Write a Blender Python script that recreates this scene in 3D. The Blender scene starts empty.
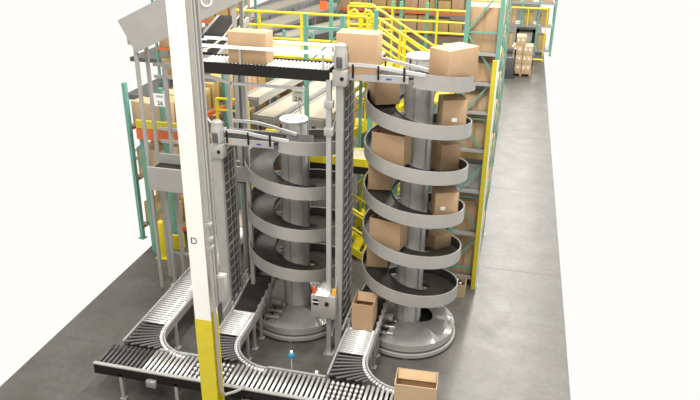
import bpy, bmesh, math, random
from mathutils import Vector, Matrix
random.seed(7)
PI = math.pi
SC = bpy.context.scene
COL = SC.collection
R = math.radians

# ------------------------------------------------------------------ materials
def mat(name, col, rough=.5, metal=0.0, noise=0.0, nscale=8.0, bump=0.0, bscale=60.0, spec=.5, stretch=None):
    m = bpy.data.materials.new(name); m.use_nodes = True
    nt = m.node_tree; b = nt.nodes['Principled BSDF']
    b.inputs['Base Color'].default_value = (*col, 1)
    b.inputs['Roughness'].default_value = rough
    b.inputs['Metallic'].default_value = metal
    b.inputs['Specular IOR Level'].default_value = spec
    tc = nt.nodes.new('ShaderNodeTexCoord')
    vec = tc.outputs['Object']
    if stretch:
        mp = nt.nodes.new('ShaderNodeMapping'); mp.inputs['Scale'].default_value = stretch
        nt.links.new(vec, mp.inputs['Vector']); vec = mp.outputs['Vector']
    if noise:
        n = nt.nodes.new('ShaderNodeTexNoise'); n.inputs['Scale'].default_value = nscale
        n.inputs['Detail'].default_value = 5
        nt.links.new(vec, n.inputs['Vector'])
        r = nt.nodes.new('ShaderNodeMapRange')
        r.inputs['From Min'].default_value = .3; r.inputs['From Max'].default_value = .7
        r.inputs['To Min'].default_value = 1-noise; r.inputs['To Max'].default_value = 1+noise
        nt.links.new(n.outputs['Fac'], r.inputs['Value'])
        mx = nt.nodes.new('ShaderNodeMix'); mx.data_type = 'RGBA'; mx.blend_type = 'MULTIPLY'
        mx.inputs[0].default_value = 1; mx.inputs[6].default_value = (*col, 1)
        nt.links.new(r.outputs['Result'], mx.inputs[7])
        nt.links.new(mx.outputs[2], b.inputs['Base Color'])
    if bump:
        n2 = nt.nodes.new('ShaderNodeTexNoise'); n2.inputs['Scale'].default_value = bscale
        nt.links.new(vec, n2.inputs['Vector'])
        bp = nt.nodes.new('ShaderNodeBump'); bp.inputs['Strength'].default_value = bump; bp.inputs['Distance'].default_value = .01
        nt.links.new(n2.outputs['Fac'], bp.inputs['Height'])
        nt.links.new(bp.outputs['Normal'], b.inputs['Normal'])
    return m

M = {
 'grey':   mat('grey_enamel', (.34,.33,.31), .42, 0, .05, 4),
 'panel':  mat('pale_grey_enamel', (.50,.50,.49), .40, 0, .04, 4),
 'steel':  mat('galvanised_steel', (.42,.42,.41), .38, .55, .10, 14),
 'roller': mat('zinc_roller', (.80,.80,.79), .32, .6),
 'alu':    mat('aluminium', (.44,.44,.43), .38, .4),
 'shiny':  mat('bright_sheet_metal', (.80,.80,.79), .30, .6, .06, 6),
 'belt':   mat('black_belt', (.022,.021,.019), .6, 0, .25, 7, .12, 40, .25),
 'trough': mat('black_slat_chain', (.040,.038,.036), .33, 0, .25, 5),
 'black':  mat('black_paint', (.014,.013,.012), .55, spec=.2),
 'dark':   mat('charcoal_steel', (.09,.09,.09), .5, .2),
 'white':  mat('white_paint', (.82,.80,.74), .5, 0, .03, 3),
 'label':  mat('white_label', (.85,.85,.83), .6),
 'ink':    mat('black_ink', (.02,.02,.02), .7),
 'yellow': mat('yellow_paint', (.60,.49,.012), .45, 0, .07, 6),
 'rail':   mat('yellow_rail', (.66,.54,.015), .4),
 'teal':   mat('teal_rack_paint', (.13,.32,.25), .5, 0, .08, 8),
 'orange': mat('orange_beam', (.66,.14,.03), .5),
 'cream':  mat('cream_belt', (.42,.385,.295), .55, 0, .05, 3),
 'carton': mat('cardboard', (.43,.285,.165), .8, 0, .05, 5, .05, 90),
 'kraft':  mat('pale_cardboard', (.50,.36,.215), .8, 0, .05, 5, .05, 90),
 'stock':  mat('yellowish_cardboard', (.43,.30,.11), .8, 0, .07, 4),
 'tape':   mat('packing_tape', (.40,.25,.12), .35),
 'wood':   mat('pallet_wood', (.40,.28,.15), .8, 0, .15, 9),
 'blue':   mat('blue_plastic', (.015,.22,.34), .35),
 'navy':   mat('blue_print', (.05,.07,.35), .5),
 'red':    mat('red_beacon', (.55,.07,.02), .3),
 'amber':  mat('amber_beacon', (.80,.36,.01), .3),
 'cable':  mat('grey_cable', (.35,.35,.35), .5),
}

def concrete():
    m = bpy.data.materials.new('sealed_concrete'); m.use_nodes = True
    nt = m.node_tree; b = nt.nodes['Principled BSDF']
    tc = nt.nodes.new('ShaderNodeTexCoord')
    def noise(s, d):
        n = nt.nodes.new('ShaderNodeTexNoise'); n.inputs['Scale'].default_value = s; n.inputs['Detail'].default_value = d
        nt.links.new(tc.outputs['Object'], n.inputs['Vector']); return n.outputs['Fac']
    r = nt.nodes.new('ShaderNodeValToRGB')
    r.color_ramp.elements[0].position = .3; r.color_ramp.elements[0].color = (.072,.068,.060,1)
    r.color_ramp.elements[1].position = .72; r.color_ramp.elements[1].color = (.108,.105,.097,1)
    nt.links.new(noise(1.3, 8), r.inputs['Fac'])
    r2 = nt.nodes.new('ShaderNodeValToRGB')
    r2.color_ramp.elements[0].position = .35; r2.color_ramp.elements[0].color = (.82,.82,.82,1)
    r2.color_ramp.elements[1].position = .6; r2.color_ramp.elements[1].color = (1,1,1,1)
    nt.links.new(noise(9, 6), r2.inputs['Fac'])
    mx = nt.nodes.new('ShaderNodeMix'); mx.data_type = 'RGBA'; mx.blend_type = 'MULTIPLY'; mx.inputs[0].default_value = 1
    nt.links.new(r.outputs['Color'], mx.inputs[6]); nt.links.new(r2.outputs['Color'], mx.inputs[7])
    nt.links.new(mx.outputs[2], b.inputs['Base Color'])
    rr = nt.nodes.new('ShaderNodeMapRange'); rr.inputs['To Min'].default_value = .30; rr.inputs['To Max'].default_value = .5
    nt.links.new(noise(2.2, 4), rr.inputs['Value']); nt.links.new(rr.outputs['Result'], b.inputs['Roughness'])
    return m
M['concrete'] = concrete()

# ------------------------------------------------------------------ mesh helpers
def new(): return bmesh.new()
def bx(bm, x0, x1, y0, y1, z0, z1, bev=0, rz=0, pivot=None):
    r = bmesh.ops.create_cube(bm, size=1)
    vs = r['verts']
    bmesh.ops.scale(bm, verts=vs, vec=(abs(x1-x0), abs(y1-y0), abs(z1-z0)))
    if rz: bmesh.ops.rotate(bm, verts=vs, cent=(0,0,0), matrix=Matrix.Rotation(rz, 3, 'Z'))
    bmesh.ops.translate(bm, verts=vs, vec=((x0+x1)/2, (y0+y1)/2, (z0+z1)/2))
    if bev:
        es = list({e for v in vs for e in v.link_edges})
        bmesh.ops.bevel(bm, geom=es, offset=bev, segments=2, affect='EDGES', profile=.5)
    return bm
def frame_of(d, up=Vector((0,0,1))):
    d = d.normalized()
    if abs(d.dot(up)) > .98: up = Vector((0,1,0))
    s = d.cross(up).normalized(); u = s.cross(d).normalized()
    return s, u
def bar(bm, p, q, w, h):
    p, q = Vector(p), Vector(q); s, u = frame_of(q-p)
    vs = []
    for c in (p, q):
        for a, b_ in ((-1,-1),(1,-1),(1,1),(-1,1)):
            vs.append(bm.verts.new(c + s*a*w/2 + u*b_*h/2))
    for i in range(4):
        j = (i+1) % 4; bm.faces.new((vs[i], vs[j], vs[4+j], vs[4+i]))
    bm.faces.new(vs[3::-1]); bm.faces.new(vs[4:8])
    return bm
def tube(bm, pts, r, n=8):
    pts = [Vector(p) for p in pts]; rings = []
    for i, p in enumerate(pts):
        d = (pts[min(i+1, len(pts)-1)] - pts[max(i-1, 0)])
        s, u = frame_of(d)
        rings.append([bm.verts.new(p + s*math.cos(2*PI*k/n)*r + u*math.sin(2*PI*k/n)*r) for k in range(n)])
    for a, b_ in zip(rings, rings[1:]):
        for k in range(n):
            f = bm.faces.new((a[k], a[(k+1)%n], b_[(k+1)%n], b_[k])); f.smooth = True
    bm.faces.new(rings[0][::-1]); bm.faces.new(rings[-1])
    return bm
def cyl(bm, p, q, r, n=16): return tube(bm, [p, q], r, n)
def lathe(bm, c, prof, n=24):
    rings = [[bm.verts.new((c[0]+r*math.cos(2*PI*k/n), c[1]+r*math.sin(2*PI*k/n), c[2]+z)) for k in range(n)] for r, z in prof]
    for a, b_ in zip(rings, rings[1:]):
        for k in range(n):
            f = bm.faces.new((a[k], a[(k+1)%n], b_[(k+1)%n], b_[k])); f.smooth = True
    bm.faces.new(rings[0][::-1]); bm.faces.new(rings[-1])
    return bm
def sweep(bm, c, r0, r1, a0, a1, zf, h0, h1, n):
    """rectangular section r0..r1 x h0..h1 swept about the vertical axis from angle a0 to a1, height zf(angle)"""
    secs = []
    for i in range(n+1):
        a = a0 + (a1-a0)*i/n; z = zf(a); ca, sa = math.cos(a), math.sin(a)
        secs.append([bm.verts.new((c[0]+r*ca, c[1]+r*sa, z+h)) for r, h in ((r0,h0),(r1,h0),(r1,h1),(r0,h1))])
    for s, t in zip(secs, secs[1:]):
        for k in range(4):
            f = bm.faces.new((s[k], s[(k+1)%4], t[(k+1)%4], t[k])); f.smooth = True
    bm.faces.new(secs[0][::-1]); bm.faces.new(secs[-1])
    return bm

ORD = 'first second third fourth fifth sixth seventh eighth ninth tenth eleventh twelfth thirteenth fourteenth fifteenth sixteenth seventeenth eighteenth nineteenth twentieth twenty-first twenty-second twenty-third twenty-fourth twenty-fifth twenty-sixth twenty-seventh twenty-eighth twenty-ninth thirtieth'.split()
INV = {}
def thing(name, label, cat, loc=(0,0,0), rz=0, group=None):
    o = bpy.data.objects.new(name, None); COL.objects.link(o)
    o.empty_display_size = .2
    o.location = loc; o.rotation_euler = (0, 0, rz)
    o['label'] = label; o['category'] = cat
    if group: o['group'] = group
    INV[o] = (Matrix.Translation(loc) @ Matrix.Rotation(rz, 4, 'Z')).inverted()
    return o
def part(name, bm, m, parent=None, label=None, local=False, autosmooth=True, stuff=False):
    if parent is not None:
        inv = INV[parent]
        if not local: bmesh.ops.transform(bm, matrix=inv, verts=bm.verts)
    bmesh.ops.recalc_face_normals(bm, faces=bm.faces)
    me = bpy.data.meshes.new(name); bm.to_mesh(me); bm.free()
    me.materials.append(M[m])
    if autosmooth:
        try: me.set_sharp_from_angle(angle=R(35))
        except Exception: pass
    o = bpy.data.objects.new(name, me); COL.objects.link(o)
    if parent is not None: o.parent = parent; INV[o] = inv
    if label: o['label'] = label
    if stuff: o['kind'] = 'stuff'
    return o
def again(src, name, parent, loc=(0,0,0), rz=0):
    c = src.copy(); COL.objects.link(c); c.name = name; c.parent = parent
    c.location = loc; c.rotation_euler = (0,0,rz); INV[c] = INV[parent]
    return c
def text(name, s, size, loc, rot, m, parent):
    cu = bpy.data.curves.new(name, 'FONT'); cu.body = s; cu.size = size; cu.align_x = 'CENTER'; cu.align_y = 'CENTER'
    cu.extrude = .001
    t = bpy.data.objects.new(name, cu)
    me = bpy.data.meshes.new_from_object(t); bpy.data.objects.remove(t); bpy.data.curves.remove(cu)
    me.materials.clear(); me.materials.append(M[m])
    o = bpy.data.objects.new(name, me); COL.objects.link(o)
    W = Matrix.Translation(loc) @ rot.to_matrix().to_4x4()
    me.transform(INV[parent] @ W); o.parent = parent; INV[o] = INV[parent]
    return o
from mathutils import Euler

# ------------------------------------------------------------------ setting
bm = new(); bx(bm, -7.6, 1.5, 6.2, 20, -.2, 0); bx(bm, -9.6, 1.5, 20, 24, -.2, 0); bx(bm, -14.8, 1.5, 24, 30, -.2, 0); bx(bm, -18, 1.5, 30, 62, -.2, 0)
fl = part('floor', bm, 'concrete'); fl['kind'] = 'structure'
bm = new(); bx(bm, -18, 2.6, -4, 62, 13.6, 13.8); c_ = part('ceiling', bm, 'white'); c_['kind'] = 'structure'  # unseen ceiling, added to hold back world light from above
bm = new(); bx(bm, -14, 2.6, -4.2, -4, -.2, 13.8); c_ = part('unseen_wall_front', bm, 'grey'); c_['kind'] = 'structure'  # unseen, added behind the camera to block world light from the front
bm = new(); bx(bm, -18, 1.5, 62, 62.2, -.2, 13.8); c_ = part('unseen_wall_back', bm, 'cream'); c_['kind'] = 'structure'  # never in view; added so the far floor reflects it, not the world
# saw-cut joints in the slab
bm = new()
for y in (9.05, 13.6, 18.2, 22.8): bx(bm, -7.4, 1.48, y-.006, y+.006, 0, .0015)
for x in (-3.25,): bx(bm, x-.006, x+.006, 6.3, 40, 0, .0015)
j = part('trim_1', bm, 'dark'); j['kind'] = 'structure'

# ------------------------------------------------------------------ white building column
t = thing('steel_column', 'tall white building column with yellow painted foot and letter D, at left front', 'column', (-3.76, 7.3, 0))
x0, x1, y0, y1 = -3.80, -3.57, 7.2, 7.42
bm = new()
bx(bm, x0, x1, y0, y0+.02, 2.17, 7.4); bx(bm, x0, x1, y1-.02, y1, 2.17, 7.4); bx(bm, x0+.085, x1-.085, y0+.02, y1-.02, 2.17, 7.4)
sh = part('column_shaft', bm, 'white', t)
bm = new()
bx(bm, x0-.004, x1+.004, y0-.004, y0+.022, .02, 2.19); bx(bm, x0-.004, x1+.004, y1-.022, y1+.004, .02, 2.19); bx(bm, x0+.08, x1-.08, y0+.02, y1-.02, .02, 2.19)
part('column_foot', bm, 'yellow', t, 'yellow painted lower column')
bm = new(); bx(bm, x0-.08, x1+.08, y0-.08, y1+.08, 0, .02); part('base_plate', bm, 'dark', t)
text('column_letter', 'D', .13, (-3.715, y0-.002, 3.38), Euler((PI/2,0,0)), 'ink', t)
# conduits clipped to the column's right-hand side
cd = thing('electrical_conduit', 'grey conduit pipes running down beside the white column', 'pipe', (-3.5, 7.45, .66))
bm = new(); tube(bm, [(-3.505, 7.2, 7.4), (-3.505, 7.2, 1.05), (-3.48, 7.25, .93), (-3.42, 7.5, .80), (-3.42, 7.86, .60)], .022)
part('conduit_pipe', bm, 'grey', cd)
for dx, dy, rr in ((.015, .06, .03), (.025, .15, .024)):
    bm = new(); tube(bm, [(-3.52+dx, 7.2+dy, 7.4), (-3.52+dx, 7.2+dy, 2.4)], rr); part('conduit_pipe', bm, 'grey', cd)
bm = new(); bx(bm, -3.53, -3.38, 7.30, 7.40, 2.45, 2.85, .008); jb = part('junction_box', bm, 'grey', cd)
bm = new(); bx(bm, -3.515, -3.395, 7.288, 7.30, 2.47, 2.83); part('box_lid', bm, 'grey', jb)
for z in (3.3, 3.42, 3.62):
    bm = new(); bx(bm, -3.54, -3.45, 7.165, 7.24, z, z+.05, .006); part('pipe_clamp', bm, 'steel', cd)

# ------------------------------------------------------------------ floor roller conveyors
def roller_mesh(L, r, axis, seg=False):
    bm = new(); n = 12
    if not seg:
        cyl(bm, (-L/2,0,0), (L/2,0,0), r, n) if axis == 'x' else cyl(bm, (0,-L/2,0), (0,L/2,0), r, n)
    else:
        k = 5; w = L/k
        for i in range(k):
            a = -L/2 + w*i + w*.12; b_ = a + w*.5
            cyl(bm, (0,a,0), (0,b_,0), r*1.12, n)
        cyl(bm, (0,-L/2,0), (0,L/2,0), r*.4, 8)
    me = bpy.data.meshes.new('roller'); bmesh.ops.recalc_face_normals(bm, faces=bm.faces); bm.to_mesh(me); bm.free()
    return me
def put(name, me, parent, loc, m=None, rz=0):
    o = bpy.data.objects.new(name, me); COL.objects.link(o); o.parent = parent
    if m and not me.materials: me.materials.append(M[m])
    p = INV[parent] @ Vector(loc); o.location = p; o.rotation_euler = (0,0,rz); INV[o] = INV[parent]
    return o

ZC = .6
# main line, running left to right across the front
mc = thing('roller_conveyor', 'long silver roller conveyor with black side channel running across the front', 'conveyor', (-3.2, 8.1, 0))
XA, XB = -5.95, -.62
bm = new(); bx(bm, XA, XB, 7.79, 7.83, ZC-.15, ZC+.0); bx(bm, XA, XB, 7.785, 7.86, ZC-.17, ZC-.15); part('side_channel', bm, 'black', mc, 'black side channel')
bm = new(); bx(bm, XA, XB, 7.78, 7.84, ZC+.001, ZC+.022); part('side_rail', bm, 'alu', mc, 'thin silver rail cap')
for xa, xb in ((-5.1,-4.42), (-3.24,-2.30), (-1.08,XB)):
    bm = new(); bx(bm, xa, xb, 8.35, 8.39, ZC-.12, ZC+.03); part('side_rail', bm, 'alu', mc)
bm = new(); bx(bm, XA, XB, 7.83, 8.35, ZC-.10, ZC-.085); part('under_pan', bm, 'black', mc, 'dark sheet added under the rollers')  # dark sheet added to blacken the gaps between the rollers
rm = roller_mesh(.5, .024, 'y'); rs = roller_mesh(.5, .024, 'y', True); rb = roller_mesh(.5, .024, 'y')
rm.materials.append(M['roller']); rs.materials.append(M['roller']); rb.materials.append(M['dark'])
x = XA+.05
while x < XB:
    me = rm
    if -4.38 < x < -3.72 or -2.22 < x < -1.62: me = rs
    if x < -5.12: me = rb
    put('roller', me, mc, (x, 8.09, ZC-.005)); x += .078
for x in (-5.5, -4.55, -3.3, -2.1, -1.0):
    bm = new()
    for y in (7.81, 8.37): bx(bm, x-.025, x+.025, y-.02, y+.02, .01, ZC-.12)
    bx(bm, x-.02, x+.02, 7.83, 8.35, .22, .26)
    for y in (7.81, 8.37): bx(bm, x-.05, x+.05, y-.05, y+.05, 0, .012)
    part('leg', bm, 'grey', mc)
bm = new(); bx(bm, -5.02, -4.86, 7.72, 7.79, .38, .50, .006); part('drive_box', bm, 'steel', mc)
bm = new(); bx(bm, -3.45, -2.7, 7.70, 7.79, .37, .43, .005); part('drive_box', bm, 'steel', mc)

def floor_lane(xl, xr, ystart, yend, label, rsp, curve=True):
    """short roller lane that runs towards the camera and bends into the main line"""
    t = thing('roller_conveyor', label, 'conveyor', ((xl+xr)/2, ystart, 0))
    w = xr-xl; ri = .68; cx, cy = xr+ri, 9.02
    lm = roller_mesh(w-.02, .022, 'x'); lm.materials.append(M['roller'])
    y = ystart+.03; nr = 0
    while y < yend and nr < 98:
        put('roller', lm, t, ((xl+xr)/2, y, ZC)); y += rsp; nr += 1
    bm = new(); bx(bm, xl+.02, xr-.02, 8.42, yend, ZC-.10, ZC-.085); part('under_pan', bm, 'black', t, 'dark sheet added under the rollers')  # same added dark sheet, blackening the lane's roller gaps
    # bent rails
    bm = new(); n = 14
    pts = [(cx-ri*math.cos(a), cy-ri*math.sin(a), ZC-.035) for a in [PI/2*i/n for i in range(n+1)]]
    pts = [(xr, yend, ZC-.035)] + pts
    for p, q in zip(pts, pts[1:]): bar(bm, p, q, .03, .14)
    part('inner_rail', bm, 'alu', t)
    bm = new(); bar(bm, (xl, yend, ZC-.035), (xl, 8.42, ZC-.035), .03, .14); part('outer_rail', bm, 'alu', t)
    # fan of black tapered rollers
    ns = 11
    for i in range(ns):
        a = R(3 + 46*i/(ns-1))
        p = Vector((cx-(ri+.09)*math.cos(a), cy-(ri+.09)*math.sin(a), ZC))
        ro = (ri+w-.02)/1.0
        s = ro
        # stop at the outer rail or the edge of the main line
        s = min((cx-xl-.02)/math.cos(a), (cy-8.40)/max(math.sin(a), .01), ri+w+.35)
        if s < ri+.16: continue
        q = Vector((cx-s*math.cos(a), cy-s*math.sin(a), ZC))
        bm = new(); cyl(bm, p, q, .021, 10); part('curve_roller', bm, 'dark', t, 'dark tapered curve roller')
    # wheels along the inner bend
    wb = new(); cyl(wb, (-.028,0,0), (.028,0,0), .024, 12)
    wm = bpy.data.meshes.new('skate_wheel'); bmesh.ops.recalc_face_normals(wb, faces=wb.faces); wb.to_mesh(wm); wb.free(); wm.materials.append(M['roller'])
    for i in range(18):
        a = R(2 + 84*i/17)
        put('skate_wheel', wm, t, (cx-(ri+.05)*math.cos(a), cy-(ri+.05)*math.sin(a), ZC+.004), None, a)
    y = 9.05; k = 0
    while y < min(yend, 9.8):
        put('skate_wheel', wm, t, (xr-.05, y, ZC+.012)); y += .055
    for y in [9.25] + ([yend-.15] if yend < 10.2 else [10.3, 11.4]):
        for x in (xl+.0, xr-.0):
            bm = new(); bx(bm, x-.02, x+.02, y-.025, y+.025, .01, ZC-.1); bx(bm, x-.05, x+.05, y-.05, y+.05, 0, .012); part('leg', bm, 'alu', t)
    return t
floor_lane(-4.40, -3.93, 9.05, 9.72, 'short silver roller lane with black bend below the left spiral', .058)
floor_lane(-2.28, -1.77, 9.05, 9.72, 'short silver roller lane with black bend below the right spiral', .058)
floor_lane(-5.79, -5.27, 9.05, 12.9, 'long silver roller lane running back past the white column', .068)

def lane_belt(xl, xr, y0, y1, z0, z1, label):
    t = thing('belt_conveyor', label, 'conveyor', ((xl+xr)/2, y0, 0))
    bm = new(); bar(bm, ((xl+xr)/2, y0, z0-.02), ((xl+xr)/2, y1, z1-.02), xr-xl-.05, .05); part('belt', bm, 'belt', t)
    bm = new(); cyl(bm, (xl+.02, y0-.02, z0-.015), (xr-.02, y0-.02, z0-.015), .028, 12); part('end_roller', bm, 'roller', t)
    for x in (xl-.01, xr+.01):
        bm = new(); bar(bm, (x, y0-.05, z0-.05), (x, y1, z1-.05), .035, .15)
        part('side_rail', bm, 'grey', t)
        gx = x + (.05 if x > (xl+xr)/2 else -.05)
        bm = new(); bar(bm, (gx, y0-.3, z0+.13), (gx, y1, z1+.13), .018, .035); part('guide_rail', bm, 'alu', t)
        for k in range(5):
            f = (k+.3)/5; y = y0+(y1-y0)*f; z = z0+(z1-z0)*f
            bm = new(); bx(bm, min(x,gx)-.006, max(x,gx)+.006, y-.015, y+.015, z-.03, z+.13); part('rail_bracket', bm, 'alu', t)
        for f in (.15, .75):
            y = y0+(y1-y0)*f
            bm = new(); bx(bm, x-.02, x+.02, y-.025, y+.025, .01, z0+(z1-z0)*f-.1); bx(bm, x-.05, x+.05, y-.05, y+.05, 0, .012); part('leg', bm, 'grey', t)
    return t
lane_belt(-4.39, -3.94, 9.77, 10.70, .615, .80, 'black belt lane leaving the foot of the left spiral')
lane_belt(-2.25, -1.79, 9.77, 10.75, .615, .635, 'black belt lane leaving the foot of the right spiral, carton on it')

# ------------------------------------------------------------------ spirals
def spiral(c, ztop, pitch, turns, coltop, label):
    t = thing('spiral_conveyor', label, 'conveyor', (c[0], c[1], 0))
    a0 = -PI/2; a1 = a0 + 2*PI*turns; n = int(56*turns)
    zf = lambda a: ztop - pitch*(a-a0)/(2*PI)
    bm = new(); sweep(bm, c, .39, .840, a0, a1, zf, -.03, 0, n); tr = part('trough', bm, 'trough', t, 'black slatted spiral trough')
    bm = new(); sweep(bm, c, .851, .866, a0+.02, a1, zf, -.07, .16, n); part('outer_guard', bm, 'grey', t)
    bm = new(); sweep(bm, c, .841, .851, a0+.02, a1-.02, zf, -.05, .15, n); part('inner_shade_strip', bm, 'dark', t, 'dark strip standing for shade inside the guard')  # dark strip paints in the shade on the guard's inner face
    bm = new(); sweep(bm, c, .378, .389, a0, a1, zf, -.06, .012, n); part('inner_edge', bm, 'dark', t)
    bm = new(); sweep(bm, c, .42, .85, a0, a1, zf, -.065, -.035, n); part('underside', bm, 'grey', t)
    bm = new(); sweep(bm, c, .376, .389, a0-.0, a0+1.3, zf, .0, .16, 20); part('inner_guard', bm, 'alu', t)
    # column
    bm = new(); lathe(bm, (c[0], c[1], 0), [(.232, .28), (.232, coltop-.02)], 12)
    for f in bm.faces: f.smooth = False
    co = part('column', bm, 'panel', t)
    for k in range(6):
        a = R(20+60*k)
        p = (c[0]+.238*math.cos(a), c[1]+.238*math.sin(a))
        bm = new(); bx(bm, p[0]-.010, p[0]+.010, p[1]-.010, p[1]+.010, .3, coltop-.04); part('seam_strip', bm, 'grey', co)
    bm = new(); lathe(bm, (c[0], c[1], coltop-.02), [(.242, 0), (.242, .02), (.228, .024)], 24); cap = part('cap', bm, 'label', t, 'white slotted cap')
    for k in range(6):
        a = R(60*k); rr = .145 if k < 5 else .0
        bm = new(); lathe(bm, (c[0]+rr*math.cos(a), c[1]+rr*math.sin(a), coltop+.003), [(.03, 0), (.03, .003)], 10); part('slot', bm, 'black', cap, 'dark slot')
    # arms that carry the trough
    k = 0
    while True:
        a = a0 + .5 + k*PI/2
        if a > a1-.3: break
        z = zf(a)-.06
        bm = new(); bar(bm, (c[0]+.2*math.cos(a), c[1]+.2*math.sin(a), z), (c[0]+.44*math.cos(a), c[1]+.44*math.sin(a), z), .05, .03)
        bar(bm, (c[0]+.2*math.cos(a), c[1]+.2*math.sin(a), z-.10), (c[0]+.38*math.cos(a), c[1]+.38*math.sin(a), z), .015, .02)
        part('bracket', bm, 'steel', t); k += 1
    # base drum: two bands, sloping cover plate
    flat = lambda z: (lambda a: z)
    s0, s1 = R(-150), R(100)
    bm = new(); sweep(bm, c, .77, .89, s0, s1, flat(0), .04, .105, 48); part('base_ring', bm, 'grey', t)
    bm = new(); sweep(bm, c, .80, .86, s0, s1, flat(0), .15, .275, 48); part('base_skirt', bm, 'grey', t)
    bm = new(); sweep(bm, c, .70, .78, s0, s1, flat(0), .02, .20, 40); part('base_core', bm, 'black', t, 'black gap between bands')
    # cover: fan of sheet-metal facets
    N = 24; bm = new(); top = []
    for i in range(N+1):
        a = R(-118) + R(215)*i/N
        deg = -118 + 215*i/N
        rin = .24 if deg < -45 else (.24+.22*min(1, (deg+45)/40))
        rows = []
        for j in range(4):
            f = j/3; r = rin + (.862-rin)*f
            z = .36 - .085*f**1.2
            if j in (1, 2) and deg > -62: z += (.07*j if i % 4 == 0 else -.03*j if i % 4 == 2 else .01*j)
            rows.append(bm.verts.new((c[0]+r*math.cos(a), c[1]+r*math.sin(a), z)))
        top.append(rows)
    for a_, b_ in zip(top, top[1:]):
        for j in range(3): bm.faces.new((a_[j], b_[j], b_[j+1], a_[j+1]))
    bmesh.ops.solidify(bm, geom=bm.faces[:], thickness=.008)
    part('cover_plate', bm, 'shiny', t, 'shiny sheet metal cover')
    bm = new(); lathe(bm, (c[0], c[1], .02), [(.30, 0), (.30, .02), (.24, .22), (.21, .3)], 20); part('column_foot', bm, 'dark', t)
    for k in range(5):
        a = R(-140+58*k)
        bm = new(); lathe(bm, (c[0]+.82*math.cos(a), c[1]+.82*math.sin(a), 0), [(.05, 0), (.05, .012), (.015, .015), (.015, .05)], 12); part('levelling_foot', bm, 'steel', t)
    # drive unit between the lane and the column
    bm = new(); bx(bm, c[0]-.24, c[0]-.21, c[1]-.72, c[1]-.2, .16, .30); part('drive_frame', bm, 'grey', t)
    bm = new(); bx(bm, c[0]-.44, c[0]-.40, c[1]-.72, c[1]-.10, .16, .30); dr = part('drive_frame', bm, 'grey', t)
    for k, yy in enumerate((-.62, -.42, -.22)):
        bm = new(); cyl(bm, (c[0]-.43, c[1]+yy, .33), (c[0]-.16, c[1]+yy, .33), .035, 14); part('drive_roller', bm, 'steel', dr)
    bm = new(); bx(bm, c[0]-.42, c[0]-.22, c[1]-.36, c[1]-.26, .42, .52, .01); part('gear_case', bm, 'alu', t)
    return zf
C2 = (-1.39, 10.78); C1 = (-3.50, 10.76)
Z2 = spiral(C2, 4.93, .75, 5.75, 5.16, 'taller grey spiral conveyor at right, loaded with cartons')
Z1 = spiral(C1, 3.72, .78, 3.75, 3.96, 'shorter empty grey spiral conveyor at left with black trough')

# ------------------------------------------------------------------ infeed conveyors at the tops
def infeed(x0, x1, yc, z, label):
    t = thing('belt_conveyor', label, 'conveyor', ((x0+x1)/2, yc, z-.2))
    bm = new(); bx(bm, x0, x1, yc-.22, yc+.22, z-.03, z); part('belt', bm, 'belt', t)
    for s in (-1, 1):
        y = yc+s*.25
        bm = new(); bx(bm, x0-.05, x1-.06, y-.02, y+.02, z-.085, z+.02); sr = part('side_rail', bm, 'alu', t)
        if s < 0:
            bm = new(); bx(bm, x0+.62, x0+.70, y-.024, y-.02, z-.045, z-.02); part('maker_plate', bm, 'navy', sr, 'small blue nameplate')
        n = 8; pts = []
        for i in range(n+1):
            f = i/n; pts.append((x0+(x1-x0+.18)*f, y+(s*.02)+.06*max(0, f-.6)/.4*(-s if s > 0 else 1), z+.15-(.16 if s < 0 else .20)*max(0, f-.35)))
        bm = new()
        for p, q in zip(pts, pts[1:]): bar(bm, p, q, .03, .05)
        part('guide_rail', bm, 'panel', t, 'pale guide rail')
        for k in range(3):
            x = x0+.12+k*.38*(x1-x0)
            bm = new(); bx(bm, x-.014, x+.014, y+s*.03-.016, y+s*.03+.016, z-.05, z+.16, .004); part('clamp', bm, 'black', t)
    bm = new(); bx(bm, x0+.05, x1-.1, yc-.2, yc+.2, z-.10, z-.08); part('under_pan', bm, 'grey', t)
    bm = new(); lathe(bm, (x0+.22, yc-.272, z-.055), [(.018,-.015),(.018,.015)], 6); part('warning_sticker', bm, 'amber', t)
infeed(-2.40, -1.39, 10.15, 5.0, 'short grey infeed conveyor at the top of the right spiral')
infeed(-4.46, -3.50, 10.13, 3.80, 'short grey infeed conveyor at the top of the left spiral')

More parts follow.
